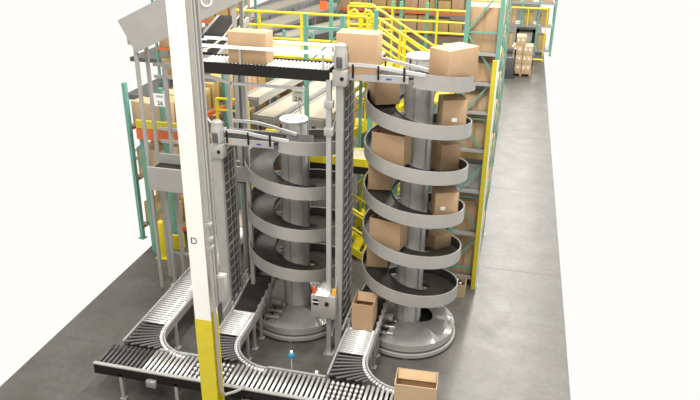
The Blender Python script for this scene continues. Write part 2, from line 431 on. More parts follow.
# ------------------------------------------------------------------ support towers with mesh guards
def tower(x, y, top, depth, label, backed, pw=.11):
    t = thing('support_tower', label, 'tower', (x, y, 0))
    bm = new(); bx(bm, x+.045-pw, x+.045, y, y+.02, .02, top); bx(bm, x+.045-pw, x+.06-pw, y+.02, y+.09, .02, top); bx(bm, x+.03, x+.045, y+.02, y+.09, .02, top)
    fp = part('post', bm, 'grey', t)
    z = .4
    while z < top-.2:
        bm = new(); cyl(bm, (x+.03, y-.004, z), (x+.03, y+.004, z), .008, 8); part('bolt', bm, 'steel', fp); z += .4
    bm = new(); bx(bm, x-.065, x+.065, y+depth, y+depth+.06, .02, top); part('post', bm, 'grey', t)
    for yy in (y, y+depth):
        bm = new(); bx(bm, x-.11, x+.11, yy-.05, yy+.12, 0, .02); part('foot_plate', bm, 'steel', t)
    for sx, nm in ((.075, 'mesh_panel'), (-.075, 'mesh_panel')):
        bm = new()
        xx = x+sx
        for yy in [y+.07+(depth-.07)*k/3 for k in (1, 2)]: bx(bm, xx-.004, xx+.004, yy-.004, yy+.004, .3, top-.1)
        z = .3
        while z < top-.05:
            bx(bm, xx-.005, xx+.005, y+.05, y+depth+.02, z-.005, z+.005); z += .16
        part(nm, bm, 'steel', t)
    if backed:
        bm = new(); bx(bm, x+.02, x+.05, y+.09, y+depth-.02, .3, top-.1); part('chain_guard', bm, 'dark', t, 'dark chain guard behind the mesh')
    else:
        bm = new(); bx(bm, x-.01, x+.03, y+.10, y+.2, .3, top-.1); part('cable_tray', bm, 'dark', t, 'dark cable tray')
    for z in (.5, top*.5, top-.15):
        bm = new(); bx(bm, x-.05, x+.05, y+.02, y+depth, z, z+.05); part('cross_member', bm, 'grey', t)
    # gearbox and motor on top
    bm = new(); bx(bm, x-.11, x+.11, y-.06, y+.12, top-.12, top+.12, .015); gb = part('gearbox', bm, 'grey', t)
    bm = new(); cyl(bm, (x+.04, y-.062, top), (x+.04, y-.072, top), .03, 12); part('shaft_cover', bm, 'black', gb)
    bm = new(); lathe(bm, (x, y+.03, top+.12), [(.09, 0), (.09, .03), (.10, .03), (.10, .28), (.09, .30), (.09, .36), (.06, .385)], 20); mt = part('motor', bm, 'grey', t)
    for k in range(10):
        a = 2*PI*k/10
        if abs(a-1.5*PI) < .4: continue
        bm = new(); bx(bm, x+.098*math.cos(a)-.006, x+.098*math.cos(a)+.006, y+.03+.098*math.sin(a)-.006, y+.03+.098*math.sin(a)+.006, top+.16, top+.38); part('cooling_fin', bm, 'steel', mt)
    bm = new(); bx(bm, x-.045, x+.045, y-.085, y-.06, top+.16, top+.32, .005); part('terminal_box', bm, 'dark', mt, 'dark terminal box')
    return t
tower(-2.455, 9.80, 4.96, .62, 'mesh-sided grey tower between the two spirals with motor on top', True)
tower(-4.49, 9.80, 3.62, .50, 'mesh-sided grey tower left of the shorter spiral with motor on top', True, .17)

# looping white cable at the left motor
bm = new()
pts = [(-4.9+.5*f, 9.98, 4.35-.5*math.sin(PI*f*.55)+.1*f) for f in [i/12 for i in range(13)]]
tube(bm, pts, .014, 6); o = part('power_cable', bm, 'label'); o['label'] = 'loose white cable hanging over the left tower motor'; o['category'] = 'cable'

# thin aluminium posts
def slim_post(x, y, z1, label, w=.07, m='alu', clamps=(), z0=0):
    t = thing('support_post', label, 'post', (x, y, z0))
    bm = new(); bx(bm, x-w/2, x+w/2, y-w/2, y+w/2, z0+.012, z1); part('shaft', bm, m, t)
    bm = new(); bx(bm, x-.09, x+.09, y-.09, y+.09, z0, z0+.014); part('foot_plate', bm, 'steel', t)
    for z in clamps:
        bm = new(); bx(bm, x-.07, x+.07, y-.06, y+.06, z-.06, z+.06, .01); part('clamp', bm, 'grey', t)
    return t
slim_post(-2.62, 9.78, 4.92, 'slim aluminium post in front of the shorter spiral, carrying the control box', .075, 'alu', (4.55, 4.12))
slim_post(-4.27, 10.50, 4.92, 'slim grey post behind the left edge of the shorter spiral', .07, 'grey')
slim_post(-4.72, 10.93, 4.92, 'left of two grey posts under the black conveyor end', .06, 'grey')
slim_post(-4.50, 10.93, 4.92, 'right of two grey posts under the black conveyor end', .06, 'dark')
# braces from post to tower
bm = new(); bar(bm, (-2.58, 9.80, 4.15), (-2.50, 10.2, 4.55), .03, .03)
o = part('brace_bar', bm, 'alu'); o['label'] = 'upper slanting aluminium brace between slim post and tower'; o['category'] = 'brace'
bm = new(); bar(bm, (-2.58, 9.80, .35), (-2.5, 10.2, .9), .04, .04)
o = part('brace_bar', bm, 'alu'); o['label'] = 'low slanting aluminium brace below the control box'; o['category'] = 'brace'

# control box
t = thing('control_box', 'grey control box with red and amber beacons on the slim post', 'control box', (-2.68, 9.65, .83))
bm = new(); bx(bm, -2.89, -2.47, 9.60, 9.735, .84, 1.27, .008); bb = part('enclosure', bm, 'grey', t)
bm = new(); bx(bm, -2.85, -2.76, 9.592, 9.602, 1.08, 1.19); part('display', bm, 'black', t, 'small black display')
bm = new(); bx(bm, -2.855, -2.755, 9.590, 9.596, 1.13, 1.15); part('display_label', bm, 'label', t)
bm = new(); cyl(bm, (-2.61, 9.60, 1.13), (-2.61, 9.57, 1.13), .035, 16); part('selector_knob', bm, 'black', t, 'black rotary knob')
bm = new(); bx(bm, -2.81, -2.59, 9.585, 9.74, 1.272, 1.280); part('paper_sheet', bm, 'label', t, 'white paper sheet on the lid')
for x, m, l in ((-2.855, 'red', 'red beacon'), (-2.505, 'amber', 'amber beacon')):
    bm = new(); lathe(bm, (x, 9.68, 1.27), [(.04, 0), (.04, .03), (.032, .03), (.034, .09), (.022, .115), (.008, .12)], 16); part('beacon', bm, m, t, l)
bm = new(); tube(bm, [(-2.5,9.72,1.28),(-2.48,9.78,1.5),(-2.5,9.9,1.75),(-2.5,10.15,2.0)], .012, 6); part('cable', bm, 'cable', t)

# blue photo sensor on a stalk
t = thing('photo_sensor', 'small bright blue sensor on a thin stalk beside the front conveyor', 'sensor', (-2.86, 8.40, 0))
bm = new(); cyl(bm, (-2.86, 8.42, .0), (-2.86, 8.42, .83), .012, 8); part('stalk', bm, 'alu', t)
bm = new(); lathe(bm, (-2.86, 8.42, .83), [(.02, 0), (.045, .02), (.05, .07), (.03, .10)], 14); hd = part('sensor_head', bm, 'blue', t)
bm = new(); lathe(bm, (-2.86, 8.42, .93), [(.022, 0), (.022, .03), (.01, .04)], 12); part('sensor_cap', bm, 'label', hd, 'white cap')
t = thing('photo_sensor', 'tiny white reflector stub on the front conveyor rail near its middle', 'sensor', (-2.45, 8.42, ZC))
bm = new(); cyl(bm, (-2.45, 8.40, ZC-.06), (-2.45, 8.40, ZC+.04), .008, 8); part('stalk', bm, 'alu', t)
bm = new(); bx(bm, -2.475, -2.425, 8.385, 8.415, ZC+.03, ZC+.075, .006); part('reflector', bm, 'label', t)

# ------------------------------------------------------------------ upper black-sided conveyor
t = thing('roller_conveyor', 'elevated black-sided wheel conveyor above the shorter spiral', 'conveyor', (-3.7, 10.08, 4.9))
bm = new(); bx(bm, -4.72, -2.62, 9.78, 9.82, 4.89, 5.06); part('side_channel', bm, 'black', t, 'black front side channel')
bm = new(); bx(bm, -4.72, -2.62, 10.34, 10.38, 4.89, 5.06); part('side_channel', bm, 'black', t, 'black rear side channel')
um = roller_mesh(.5, .022, 'y', True); um.materials.append(M['roller'])
x = -4.68
while x < -2.64: put('roller', um, t, (x, 10.08, 5.035)); x += .062
for y, z in ((9.80, 5.31), (10.37, 5.31)):
    bm = new(); bar(bm, (-4.85, y, z), (-2.50, y, z), .03, .045); part('guard_rail', bm, 'label', t, 'white guard rail')
    for x in (-4.02, -2.72):
        bm = new(); bx(bm, x-.015, x+.015, y-.012, y+.012, 4.95, z); part('rail_post', bm, 'alu', t)
bm = new(); bx(bm, -4.75, -4.65, 9.86, 10.3, 4.80, 4.89); part('end_bracket', bm, 'grey', t)
bm = new(); bar(bm, (-4.72, 9.85, 4.85), (-4.2, 9.85, 4.74), .04, .04); bar(bm, (-4.22, 9.85, 4.74), (-3.0, 9.85, 4.74), .04, .04); part('cable_duct', bm, 'alu', t)
# wire guard loops where it bends away to the left
t = thing('wire_guard', 'looped white wire guard at the left end of the elevated conveyor', 'guard', (-5.1, 10.3, 4.95))
for dz, rr in ((0, .33), (.18, .36)):
    bm = new(); pts = []
    for i in range(17):
        a = R(-90-180*i/16); pts.append((-4.85+rr*1.2*math.cos(a), 10.1+rr*math.sin(a), 5.08+dz))
    tube(bm, pts, .014, 6); part('wire_loop', bm, 'label', t)
for x, y in ((-5.2, 10.0), (-5.2, 10.3), (-4.85, 9.76)):
    bm = new(); cyl(bm, (x, y, 4.9), (x, y, 5.3), .01, 6); part('wire_post', bm, 'alu', t)

# ------------------------------------------------------------------ cartons
def carton(label, c, size, rz, m='carton', open_top=False, sticker=None, tape=True, group=None, tilt=0, name='cardboard_box', cat='box'):
    """c = centre of the underside"""
    t = thing(name, label, cat, c, rz, group)
    L, W, Hh = size; th = .008
    if not open_top:
        bm = new(); bx(bm, -L/2, L/2, -W/2, W/2, 0, Hh, .006); part('carton_body', bm, m, t, local=True)
        bm = new(); bx(bm, -L/2+.01, L/2-.01, -.004, .004, Hh, Hh+.0015); part('flap_seam', bm, 'tape', t, local=True)
        if tape:
            for b6 in ((L/2, L/2+.0015, -.03, .03, 0, .09), (-.03, .03, -W/2-.0015, -W/2, 0, .09)):
                bm = new(); bx(bm, *b6); part('tape_strip', bm, 'tape', t, local=True)
    else:
        bm = new(); bx(bm, -L/2, L/2, -W/2, W/2, 0, th)
        bx(bm, -L/2, -L/2+th, -W/2, W/2, th, Hh); bx(bm, L/2-th, L/2, -W/2, W/2, th, Hh)
        bx(bm, -L/2+th, L/2-th, -W/2, -W/2+th, th, Hh); bx(bm, -L/2+th, L/2-th, W/2-th, W/2, th, Hh)
        part('carton_body', bm, m, t, local=True)
        if open_top == 'flaps':
            f = W*.42
            for sgn in (-1, 1):
                bm = new(); bar(bm, (0, sgn*W/2, Hh), (0, sgn*(W/2-f*.55), Hh-f*.75), L-.04, .006); part('flap', bm, m, t, local=True)
        if tape:
            for b6 in ((L/2, L/2+.0015, -.03, .03, 0, .08), (-.03, .03, -W/2-.0015, -W/2, 0, .08)):
                bm = new(); bx(bm, *b6); part('tape_strip', bm, 'tape', t, local=True)
    if sticker:
        fx, fz = sticker
        bm = new(); bx(bm, fx-.04, fx+.04, -W/2-.002, -W/2, fz-.03, fz+.03); part('shipping_label', bm, 'label', t, 'small white shipping label', local=True)
    return t
def on_spiral(c, zf, turns, r, label, size, dr=0, **k):
    a = -PI/2 + 2*PI*turns
    L, W, Hh = size
    # clear the slope: the highest trough point under the box
    da = (L/2)/r
    z = zf(a-da)+.004
    return carton(label, (c[0]+r*math.cos(a), c[1]+r*math.sin(a), z-.05), size, a+PI/2+R(dr), **k)
S = (.56, .36, .46)
on_spiral(C2, Z2, .17, .60, 'large carton on the top turn of the right spiral, above its right guard', (.66,.40,.56), -8)
on_spiral(C2, Z2, .74, .60, 'carton tucked behind the top-left turn of the right spiral, under the infeed', (.56,.40,.50), 30)
on_spiral(C2, Z2, 1.185, .60, 'upright carton with white sticker on the second turn, right side', (.38,.38,.56), -48, sticker=(0,.25))
on_spiral(C2, Z2, 1.895, .56, 'open-topped carton on the left of the second turn, below the infeed carton', (.56,.33,.50), 24, open_top='flaps')
on_spiral(C2, Z2, 2.375, .60, 'carton half hidden behind the spiral column, right of it, on the third turn', (.42,.36,.50), -10, sticker=(0,.3))
on_spiral(C2, Z2, 2.74, .60, 'carton at the left edge of the third turn, below the open-topped one', (.40,.40,.52), 12)
on_spiral(C2, Z2, 3.18, .60, 'carton with white sticker on the fourth turn, right side', (.38,.38,.52), -48, sticker=(-.06,.25))
on_spiral(C2, Z2, 3.895, .56, 'open-topped carton on the left of the fourth turn', (.56,.33,.50), 24, open_top='flaps')
on_spiral(C2, Z2, 4.36, .58, 'small carton behind the column on the fifth turn', (.26,.34,.30), 0)
on_spiral(C2, Z2, 4.74, .60, 'carton at the left edge of the fifth turn, above the belt lane', (.40,.38,.48), 12)
carton('open carton riding down the black belt lane at the foot of the right spiral', (-2.02, 9.92, .637), (.36,.42,.50), 0, 'carton', 'flaps')
carton('open-topped pale carton at the front edge, right end of the roller conveyor', (-.86, 8.10, ZC+.022), (.60,.38,.46), R(3), 'kraft', 'flaps', tape=False)
carton('large plain carton on the elevated black conveyor, left of the towers', (-3.93, 10.02, 5.062), (.62,.32,.47), 0, 'carton')
carton('large plain carton passing the motor at the top of the middle tower', (-2.23, 10.06, 5.004), (.62,.36,.60), 0, 'carton')

# ------------------------------------------------------------------ background: left racking (turned about eleven degrees)
A = R(-11)
def rack_row(label, loc, rz, bays, bayl, depth, levels, top, beam='orange', name='pallet_rack'):
    """local +X runs along the row, local -Y is the face; levels = beam heights"""
    t = thing(name, label, 'rack', loc, rz)
    for i in range(bays+1):
        x = i*bayl
        for y in (0, depth):
            bm = new(); bx(bm, x-.045, x+.045, y-.04, y+.04, .01, top); bx(bm, x-.08, x+.08, y-.08, y+.08, 0, .012); part('upright', bm, 'teal', t, local=True)
        bm = new(); z = .3; k = 0
        while z+.9 < top:
            bar(bm, (x, 0 if k%2 else depth, z), (x, depth if k%2 else 0, z+.9), .03, .03); z += .9; k += 1
        part('brace', bm, 'teal', t, local=True)
    for z in levels:
        for i in range(bays):
            for y in (0, depth):
                bm = new(); bx(bm, i*bayl+.045, (i+1)*bayl-.045, y-.03, y+.03, z-.11, z); part('beam', bm, beam, t, local=True)
        bm = new(); bx(bm, .05, bays*bayl-.05, .03, depth-.03, z-.02, z-.003); part('shelf_deck', bm, 'steel', t, local=True)
    return t
def stock(loc, rz, x0, x1, z, depth, hmax, shelf, kinds=('stock','kraft'), lo=.35, hi=.6, maxn=40, rows=1, side='front', gap=.04):
    """cartons side by side on one shelf, counted from the row's start"""
    W4 = Matrix.Translation(loc) @ Matrix.Rotation(rz, 4, 'Z')
    x = x0; n = 0
    while x < x1-.3 and n < maxn:
        L = random.uniform(lo, hi); L = min(L, x1-x)
        h = random.uniform(hmax*.6, hmax)
        m = random.choice(kinds); w = depth*random.uniform(.8, .9)
        p = W4 @ Vector((x+L/2, depth/2+.02, z+.001))
        n += 1
        t = thing('cardboard_box', '%s carton, %s from %s, %s' % ('yellowish' if m == 'stock' else 'pale' if m == 'kraft' else 'brown', ORD[n-1], side, shelf), 'box', p, rz, 'cartons on '+shelf.split('of ')[-1])
        bm = new(); bx(bm, -L/2+.01, L/2-.01, -w/2, w/2, 0, h, .006); part('carton_body', bm, m, t, local=True)
        bm = new(); bx(bm, -.025, .025, -w/2-.001, -w/2, 0, h); part('tape_strip', bm, 'tape', t, local=True)
        x += L+gap
rzL = PI/2 + A       # local +X runs back into the hall, local -Y faces the lane
L0 = (-7.05, 12.78, 0)
rack_row('teal pallet rack with orange beams along the left side behind the white column', L0, rzL, 3, 2.3, .95, (.35, 1.55, 2.75), 3.7)
for z, h, nm in ((.35, .85, 'bottom shelf of the left rack'), (1.55, .85, 'second shelf of the left rack'), (2.75, .7, 'third shelf of the left rack')):
    for b in range(3):
        stock(L0, rzL, b*2.3+.08, (b+1)*2.3-.08, z, .95, h, '%s bay, %s' % (('nearest','middle','farthest')[b], nm))
# yellow and orange cross beam at the near end of the rack
t = thing('guard_beam', 'yellow and orange beam across the near end of the left rack', 'beam', (-6.9, 12.3, 0))
bm = new(); bx(bm, -7.42, -5.9, 12.30, 12.36, 2.95, 3.12); part('yellow_board', bm, 'yellow', t)
bm = new(); bx(bm, -7.42, -5.9, 12.28, 12.36, 2.72, 2.94); part('orange_board', bm, 'orange', t, 'orange lower board')
bm = new(); bx(bm, -5.94, -5.86, 12.37, 12.43, 0, 3.1); part('beam_post', bm, 'teal', t)
bm = new(); bx(bm, -7.42, -7.34, 12.37, 12.43, 0, 3.1); part('beam_post', bm, 'teal', t)
# bollard
t = thing('bollard', 'yellow floor bollard with square foot at the left rack post', 'bollard', (-7.08, 12.25, 0))
bm = new(); lathe(bm, (-7.08, 12.25, .015), [(.09, 0), (.09, .78), (.075, .85), (.03, .88)], 18); part('bollard_post', bm, 'yellow', t)
bm = new(); bx(bm, -7.22, -6.94, 12.12, 12.4, 0, .02); part('foot_plate', bm, 'yellow', t)
t = thing('post_protector', 'short yellow guard around the foot of the left rack post', 'guard', (-6.95, 12.66, 0))
bm = new(); bx(bm, -7.09, -6.83, 12.62, 12.67, 0, .36); bx(bm, -6.87, -6.83, 12.67, 12.8, 0, .36); part('protector_shell', bm, 'yellow', t)

# grey pipe fence near the left edge
t = thing('pipe_barrier', 'grey square-tube frame at the far left beside the long roller lane', 'frame', (-6.3, 11.5, 0))
for x in (-6.22,):
    bm = new(); bx(bm, x-.035, x+.035, 11.47, 11.53, .012, 4.62); bx(bm, x-.09, x+.09, 11.41, 11.59, 0, .014); part('frame_post', bm, 'grey', t)
for z in (4.52, 4.30, 3.28, 3.03, .58):
    bm = new(); bx(bm, -6.44, -5.2 if z > 4 else -5.75, 11.485, 11.515, z-.03, z+.03); part('cross_tube', bm, 'grey', t)
# grey conveyor trough crossing behind the white column
t = thing('belt_conveyor', 'wide grey sided conveyor crossing behind the white column at mid height', 'conveyor', (-5.6, 11.1, 0))
bm = new(); bx(bm, -6.4, -5.55, 10.8, 10.84, 2.30, 2.76); part('side_panel', bm, 'grey', t)
bm = new(); bx(bm, -5.55, -4.35, 10.8, 10.84, 2.66, 2.95); part('side_panel', bm, 'grey', t)
bm = new(); bx(bm, -6.4, -4.35, 11.30, 11.34, 2.45, 2.85); part('side_panel', bm, 'grey', t)
bm = new(); bx(bm, -6.4, -4.4, 10.84, 11.3, 2.62, 2.66); part('belt', bm, 'belt', t)
for x in (-6.3, -5.12):
    bm = new(); bx(bm, x-.03, x+.03, 11.2, 11.26, .012, 2.6); bx(bm, x-.08, x+.08, 11.15, 11.31, 0, .014); part('leg', bm, 'grey', t)

# ------------------------------------------------------------------ background conveyors behind the shorter spiral
def long_belt(label, p0, p1, w, m='cream', sideh=.18, legs=(.1,.5,.9), cap=True, legm='grey', zfloor=0, sidem=None):
    p0, p1 = Vector(p0), Vector(p1); d = p1-p0; ln = d.length
    rz = math.atan2(d.y, d.x); sl = math.asin(d.z/ln)
    t = thing('belt_conveyor', label, 'conveyor', (p0.x, p0.y, zfloor), rz)
    h = math.hypot(d.x, d.y); dz = d.z; z0 = p0.z-zfloor
    bm = new(); bar(bm, (0,0,z0-.02), (h,0,z0+dz-.02), w, .04); part('belt', bm, m, t, local=True)
    for s in (-1, 1):
        bm = new(); bar(bm, (-.05,s*(w/2+.03),z0-.06), (h,s*(w/2+.03),z0+dz-.06), .05, sideh); part('side_rail', bm, sidem or ('alu' if m == 'cream' else 'grey'), t, local=True)
    bm = new(); bx(bm, -.06, -.02, -w/2-.03, w/2+.03, z0-.2, z0-.03); part('end_plate', bm, 'grey', t, local=True)
    for f in legs:
        for s in (-1, 1):
            bm = new(); bx(bm, h*f-.03, h*f+.03, s*w/2-.03, s*w/2+.03, .0, z0+dz*f-.1); part('leg', bm, legm, t, local=True)
    return t
def dirv(deg, n): return (math.sin(R(deg))*n, math.cos(R(deg))*n)
# pale belts 2A
dx, dy = dirv(8, 5.5)
long_belt('pale belt conveyor with white rails running back behind the shorter spiral', (-5.92, 15.0, 3.0), (-5.92+dx, 15+dy, 3.0), .34)
long_belt('second pale belt conveyor, right of and below the first, behind the slim post', (-4.55, 15.1, 2.6), (-4.55+dx, 15.1+dy, 2.6), .8)
long_belt('wide pale slat conveyor between the two pale belts', (-5.42, 14.5, 2.72), (-5.42+dx, 14.5+dy, 2.72), .46, legs=(.3,.6,.9))
long_belt('low grey conveyor bed at left behind the mesh tower', (-6.3, 14.4, 2.2), (-4.2, 14.8, 2.2), .42, legs=(.06,.94))
t = thing('zone_sign', 'white zone sign reading 2A hung on the pale belt behind the shorter spiral', 'sign', (-4.87, 14.9, 2.7))
bm = new(); bx(bm, -4.84, -4.56, 14.80, 14.81, 3.02, 3.31); part('sign_board', bm, 'label', t)
text('sign_text', '2A', .16, (-4.70, 14.796, 3.10), Euler((PI/2,0,0)), 'ink', t)
text('sign_text', 'ZONE', .06, (-4.70, 14.796, 3.25), Euler((PI/2,0,0)), 'ink', t)
bm = new(); bar(bm, (-4.70, 14.815, 3.05), (-4.70, 15.05, 2.60), .02, .02); part('sign_bracket', bm, 'alu', t)
t = thing('zone_sign', 'white sign reading 26 on the grey frame at the far left', 'sign', (-6.38, 11.44, 3.9))
bm = new(); bx(bm, -6.47, -6.25, 11.455, 11.465, 3.74, 3.98); part('sign_board', bm, 'label', t)
text('sign_text', '26', .12, (-6.35, 11.45, 3.80), Euler((PI/2,0,0)), 'ink', t)
text('sign_text', 'ZONE', .05, (-6.35, 11.45, 3.93), Euler((PI/2,0,0)), 'ink', t)

# lane carrying on behind the mesh tower (white bed)
dx, dy = dirv(3, 2)
long_belt('pale low conveyor continuing behind the mesh tower towards the back', (-5.55, 12.95, .62), (-5.55+dx, 12.95+dy, .62), .5)

# yellow handrail units
def railing(label, p0, p1, heights, posts, base=None, r=.028, m='rail'):
    if base is not None: lift = p0[2]; p0 = (p0[0], p0[1], base); p1 = (p1[0], p1[1], base); heights = [h+lift-base for h in heights]
    p0, p1 = Vector(p0), Vector(p1)
    t = thing('guard_rail', label, 'railing', p0)
    for h in heights:
        bm = new(); tube(bm, [p0+Vector((0,0,h)), p1+Vector((0,0,h))], r, 8); part('rail_bar', bm, m, t)
    for f in posts:
        p = p0.lerp(p1, f)
        bm = new(); bx(bm, p.x-.025, p.x+.025, p.y-.025, p.y+.025, p.z, p.z+max(heights)); part('rail_post', bm, m, t)
    return t
railing('upper yellow guard rail crossing behind the elevated conveyor', (-5.85, 14.0, 4.4), (-2.95, 14.0, 4.4), (.22,.48,.76), (0, .2, .52, 1))
railing('yellow guard rail far behind the top of the right spiral', (-4.3, 18.0, 3.75), (-.98, 18.0, 3.75), (.43,.71,1.0), (0, .35, .7, 1), 0)
railing('low yellow guard rail around the pale belts behind the shorter spiral', (-4.9, 13.2, 2.35), (-3.55, 13.2, 2.35), (.25,.5), (0,.5,1), 0)
railing('short yellow guard rail at the left conveyor bed end', (-6.0, 13.2, 3.0), (-5.3, 13.2, 3.0), (.2,.45), (0,1), 0)
# deck those rails stand on
def cross_belt(label, x0, x1, y0, y1, z, yh=.17, bh=.17):
    t = thing('belt_conveyor', label, 'conveyor', ((x0+x1)/2, (y0+y1)/2, 0))
    bm = new(); bx(bm, x0, x1, y0+.05, y1-.05, z-.05, z-.01); part('belt', bm, 'cream', t)
    for y in (y0, y1-.05):
        bm = new(); bx(bm, x0, x1, y, y+.05, z-yh, z); part('toe_board', bm, 'yellow', t, 'yellow side board')
        bm = new(); bx(bm, x0, x1, y, y+.05, z-yh-bh, z-yh-.002); part('side_channel', bm, 'black', t, 'black lower channel')
    for x in (x0+.02, x1-.2):
        bm = new(); bx(bm, x-.05, x+.05, (y0+y1)/2-.05, (y0+y1)/2+.05, 0, z-.06); part('leg', bm, 'teal', t, 'teal leg')
    return t
cross_belt('yellow-edged crossing conveyor at mid height behind both spirals', -4.25, -2.0, 13.45, 14.15, 2.29)
cross_belt('yellow-edged crossing conveyor high behind the elevated black one', -5.9, -2.65, 13.45, 14.6, 4.38, .10, .06)

def teal_post(x, y, z1, label, w=.08, z0=0):
    t = thing('rack_post', label, 'post', (x, y, z0))
    bm = new(); bx(bm, x-w/2, x+w/2, y-w/2, y+w/2, z0+.012, z1); part('shaft', bm, 'teal', t)
    bm = new(); bx(bm, x-.1, x+.1, y-.1, y+.1, z0, z0+.014); part('foot_plate', bm, 'teal', t)
teal_post(-4.04, 13.3, 5.28, 'tall teal post just right of the shorter spiral column, in front of the railing')
teal_post(-3.29, 13.3, 5.28, 'tall teal post behind the carton at the middle tower')
teal_post(-2.78, 14.05, 5.30, 'short teal post at the head of the yellow stairs', .08, 4.38)
teal_post(-3.15, 12.9, 2.2, 'short dark teal post left of the right spiral, below the crossing conveyor', .11)
bm = new(); bx(bm, -4.0, -3.33, 13.27, 13.33, 4.98, 5.04)
o = part('tie_bar', bm, 'teal'); o['label'] = 'teal tie bar joining the tall teal posts near the stairs'; o['category'] = 'bar'
bm = new(); bar(bm, (-3.9, 13.3, 4.4), (-3.33, 13.3, 4.95), .03, .03)
o = part('tie_bar', bm, 'teal'); o['label'] = 'slanting teal brace left of the carton at the middle tower'; o['category'] = 'bar'
for x, nm in ((-3.15,'left'), (-2.93,'middle'), (-2.26,'right')):
    teal_post(x, 18.15, 4.9, '%s of three teal posts behind the upper stair flight' % nm)

# ------------------------------------------------------------------ yellow stair tower
def flight(label, xa, za, xb, zb, y0, y1, posts=3, support=False):
    """flight whose floor line runs from (xa,za) to (xb,zb); y0 near side, y1 far side"""
    t = thing('staircase', label, 'stairs', (xa, y0, min(za, zb)))
    n = max(3, int(abs(zb-za)/.18))
    if support:
        for x, z in ((xa, za), (xb, zb)):
            for y in (y0, y1):
                bm = new(); bx(bm, x-.03, x+.03, y-.03, y+.03, 0, z-.1); part('support_leg', bm, 'rail', t)
    for y in (y0, y1):
        bm = new(); bar(bm, (xa, y, za-.06), (xb, y, zb-.06), .04, .16); part('stringer', bm, 'rail', t)
        for h in (.50, .95):
            bm = new(); tube(bm, [(xa, y, za+h), (xb, y, zb+h)], .026, 8); part('handrail', bm, 'rail', t)
        for k in range(posts):
            f = .08+.84*k/max(1, posts-1); x = xa+(xb-xa)*f; z = za+(zb-za)*f
            bm = new(); bx(bm, x-.022, x+.022, y-.022, y+.022, z-.05, z+.95); part('rail_post', bm, 'rail', t)
    for k in range(n):
        f = (k+.5)/n; x = xa+(xb-xa)*f; z = za+(zb-za)*f
        bm = new(); bx(bm, x-.10, x+.10, y0+.02, y1-.02, z-.025, z); part('tread', bm, 'yellow', t)
    return t
flight('upper yellow stair flight coming down to the right behind the top of the right spiral', -3.15, 4.25, -1.6, 3.35, 14.7, 15.4)
flight('middle yellow stair flight seen between the middle tower and the right spiral', -1.7, 3.3, -3.3, 2.35, 15.5, 16.1)
flight('lower yellow stair flight dropping to the floor left of the right spiral', -1.95, 1.5, -3.15, .45, 14.2, 14.72, 3, True)
flight('short yellow stair flight of the lower zigzag, leaning left behind the middle tower', -3.3, .45, -2.6, .05, 13.2, 13.8, 2)
flight('nearest yellow stair flight rising to the right, half hidden by the middle tower', -3.55, 2.3, -2.7, 2.9, 14.82, 15.28, 3, True)
flight('rear yellow stair flight, lower and behind the upper flight', -3.35, 3.75, -1.95, 2.85, 16.3, 16.9, 3, True)
# landings
def landing(label, x0, x1, y0, y1, z, legs=True):
    t = thing('stair_landing', label, 'platform', ((x0+x1)/2, (y0+y1)/2, 0))
    bm = new(); bx(bm, x0, x1, y0, y1, z-.06, z); part('deck', bm, 'yellow', t)
    for x in (x0+.05, x1-.05):
        for y in (y0+.05, y1-.05):
            bm = new(); bx(bm, x-.03, x+.03, y-.03, y+.03, 0, z-.06); part('leg', bm, 'teal', t, 'teal leg')
    for y in (y1-.03,):
        for h in (.5, .95):
            bm = new(); tube(bm, [(x0, y, z+h), (x1, y, z+h)], .025, 8); part('handrail', bm, 'rail', t)
    return t
landing('yellow stair landing right behind the right spiral column', -1.6, -1.2, 14.65, 16.15, 3.33)
landing('yellow stair landing at the top of the upper flight', -3.65, -3.16, 14.65, 15.45, 4.25)
landing('yellow stair platform behind the mesh of the middle tower', -3.8, -3.3, 15.5, 16.12, 2.34)
# curved ladder-hoop at the head of the stairs
t = thing('safety_gate', 'yellow looped safety gate at the head of the stairs', 'gate', (-3.2, 14.4, 4.25))
for x in (-3.32, -3.02):
    bm = new(); pts = [(x+.13*math.cos(a), 14.4, 4.93+.30*math.sin(a)) for a in [2*PI*i/16 for i in range(17)]]
    tube(bm, pts, .028, 6); part('hoop', bm, 'rail', t)
for z in (4.7, 4.93, 5.15):
    bm = new(); tube(bm, [(-3.42, 14.4, z), (-2.92, 14.4, z)], .02, 6); part('gate_bar', bm, 'rail', t)
bm = new(); bx(bm, -3.20, -3.15, 14.38, 14.42, 4.385, 5.15); part('gate_post', bm, 'rail', t)

# ------------------------------------------------------------------ incline belt and grey housing, top left
dx = 0
t = long_belt('black incline belt with wire guide rising behind the left end of the elevated conveyor', (-5.16, 10.95, 4.93), (-5.16, 12.35, 5.33), .52, 'belt', .12, ())
bm = new(); bx(bm, -4.91, -4.85, 11.62, 11.68, 0, 5.02); part('leg', bm, 'grey', t)
bm = new(); tube(bm, [(.0,-.05,5.0),(-.25,-.08,5.02),(-.32,-.2,5.05),(-.2,-.27,5.1),(.25,-.28,5.16),(.9,-.28,5.38),(1.4,-.28,5.52)], .018, 6); part('wire_guide', bm, 'cream', t, 'pale wire guide', local=True)
bm = new(); tube(bm, [(.0,-.05,4.85),(-.25,-.08,4.87),(-.32,-.2,4.90),(-.2,-.27,4.94)], .014, 6); part('wire_guide', bm, 'cream', t, local=True)
t = long_belt('grey inclined housing climbing out of the top left of the view', (-6.6, 11.3, 5.16), (-4.5, 11.5, 6.21), .45, 'dark', .62, (.03,.9), sidem='grey')
bm = new(); pts = [(1.45+.09*math.cos(a), -.285, 5.76+.09*math.sin(a)) for a in [2*PI*i/14 for i in range(15)]]
tube(bm, pts, .016, 6); part('ring_mark', bm, 'label', t, 'pale ring', local=True)

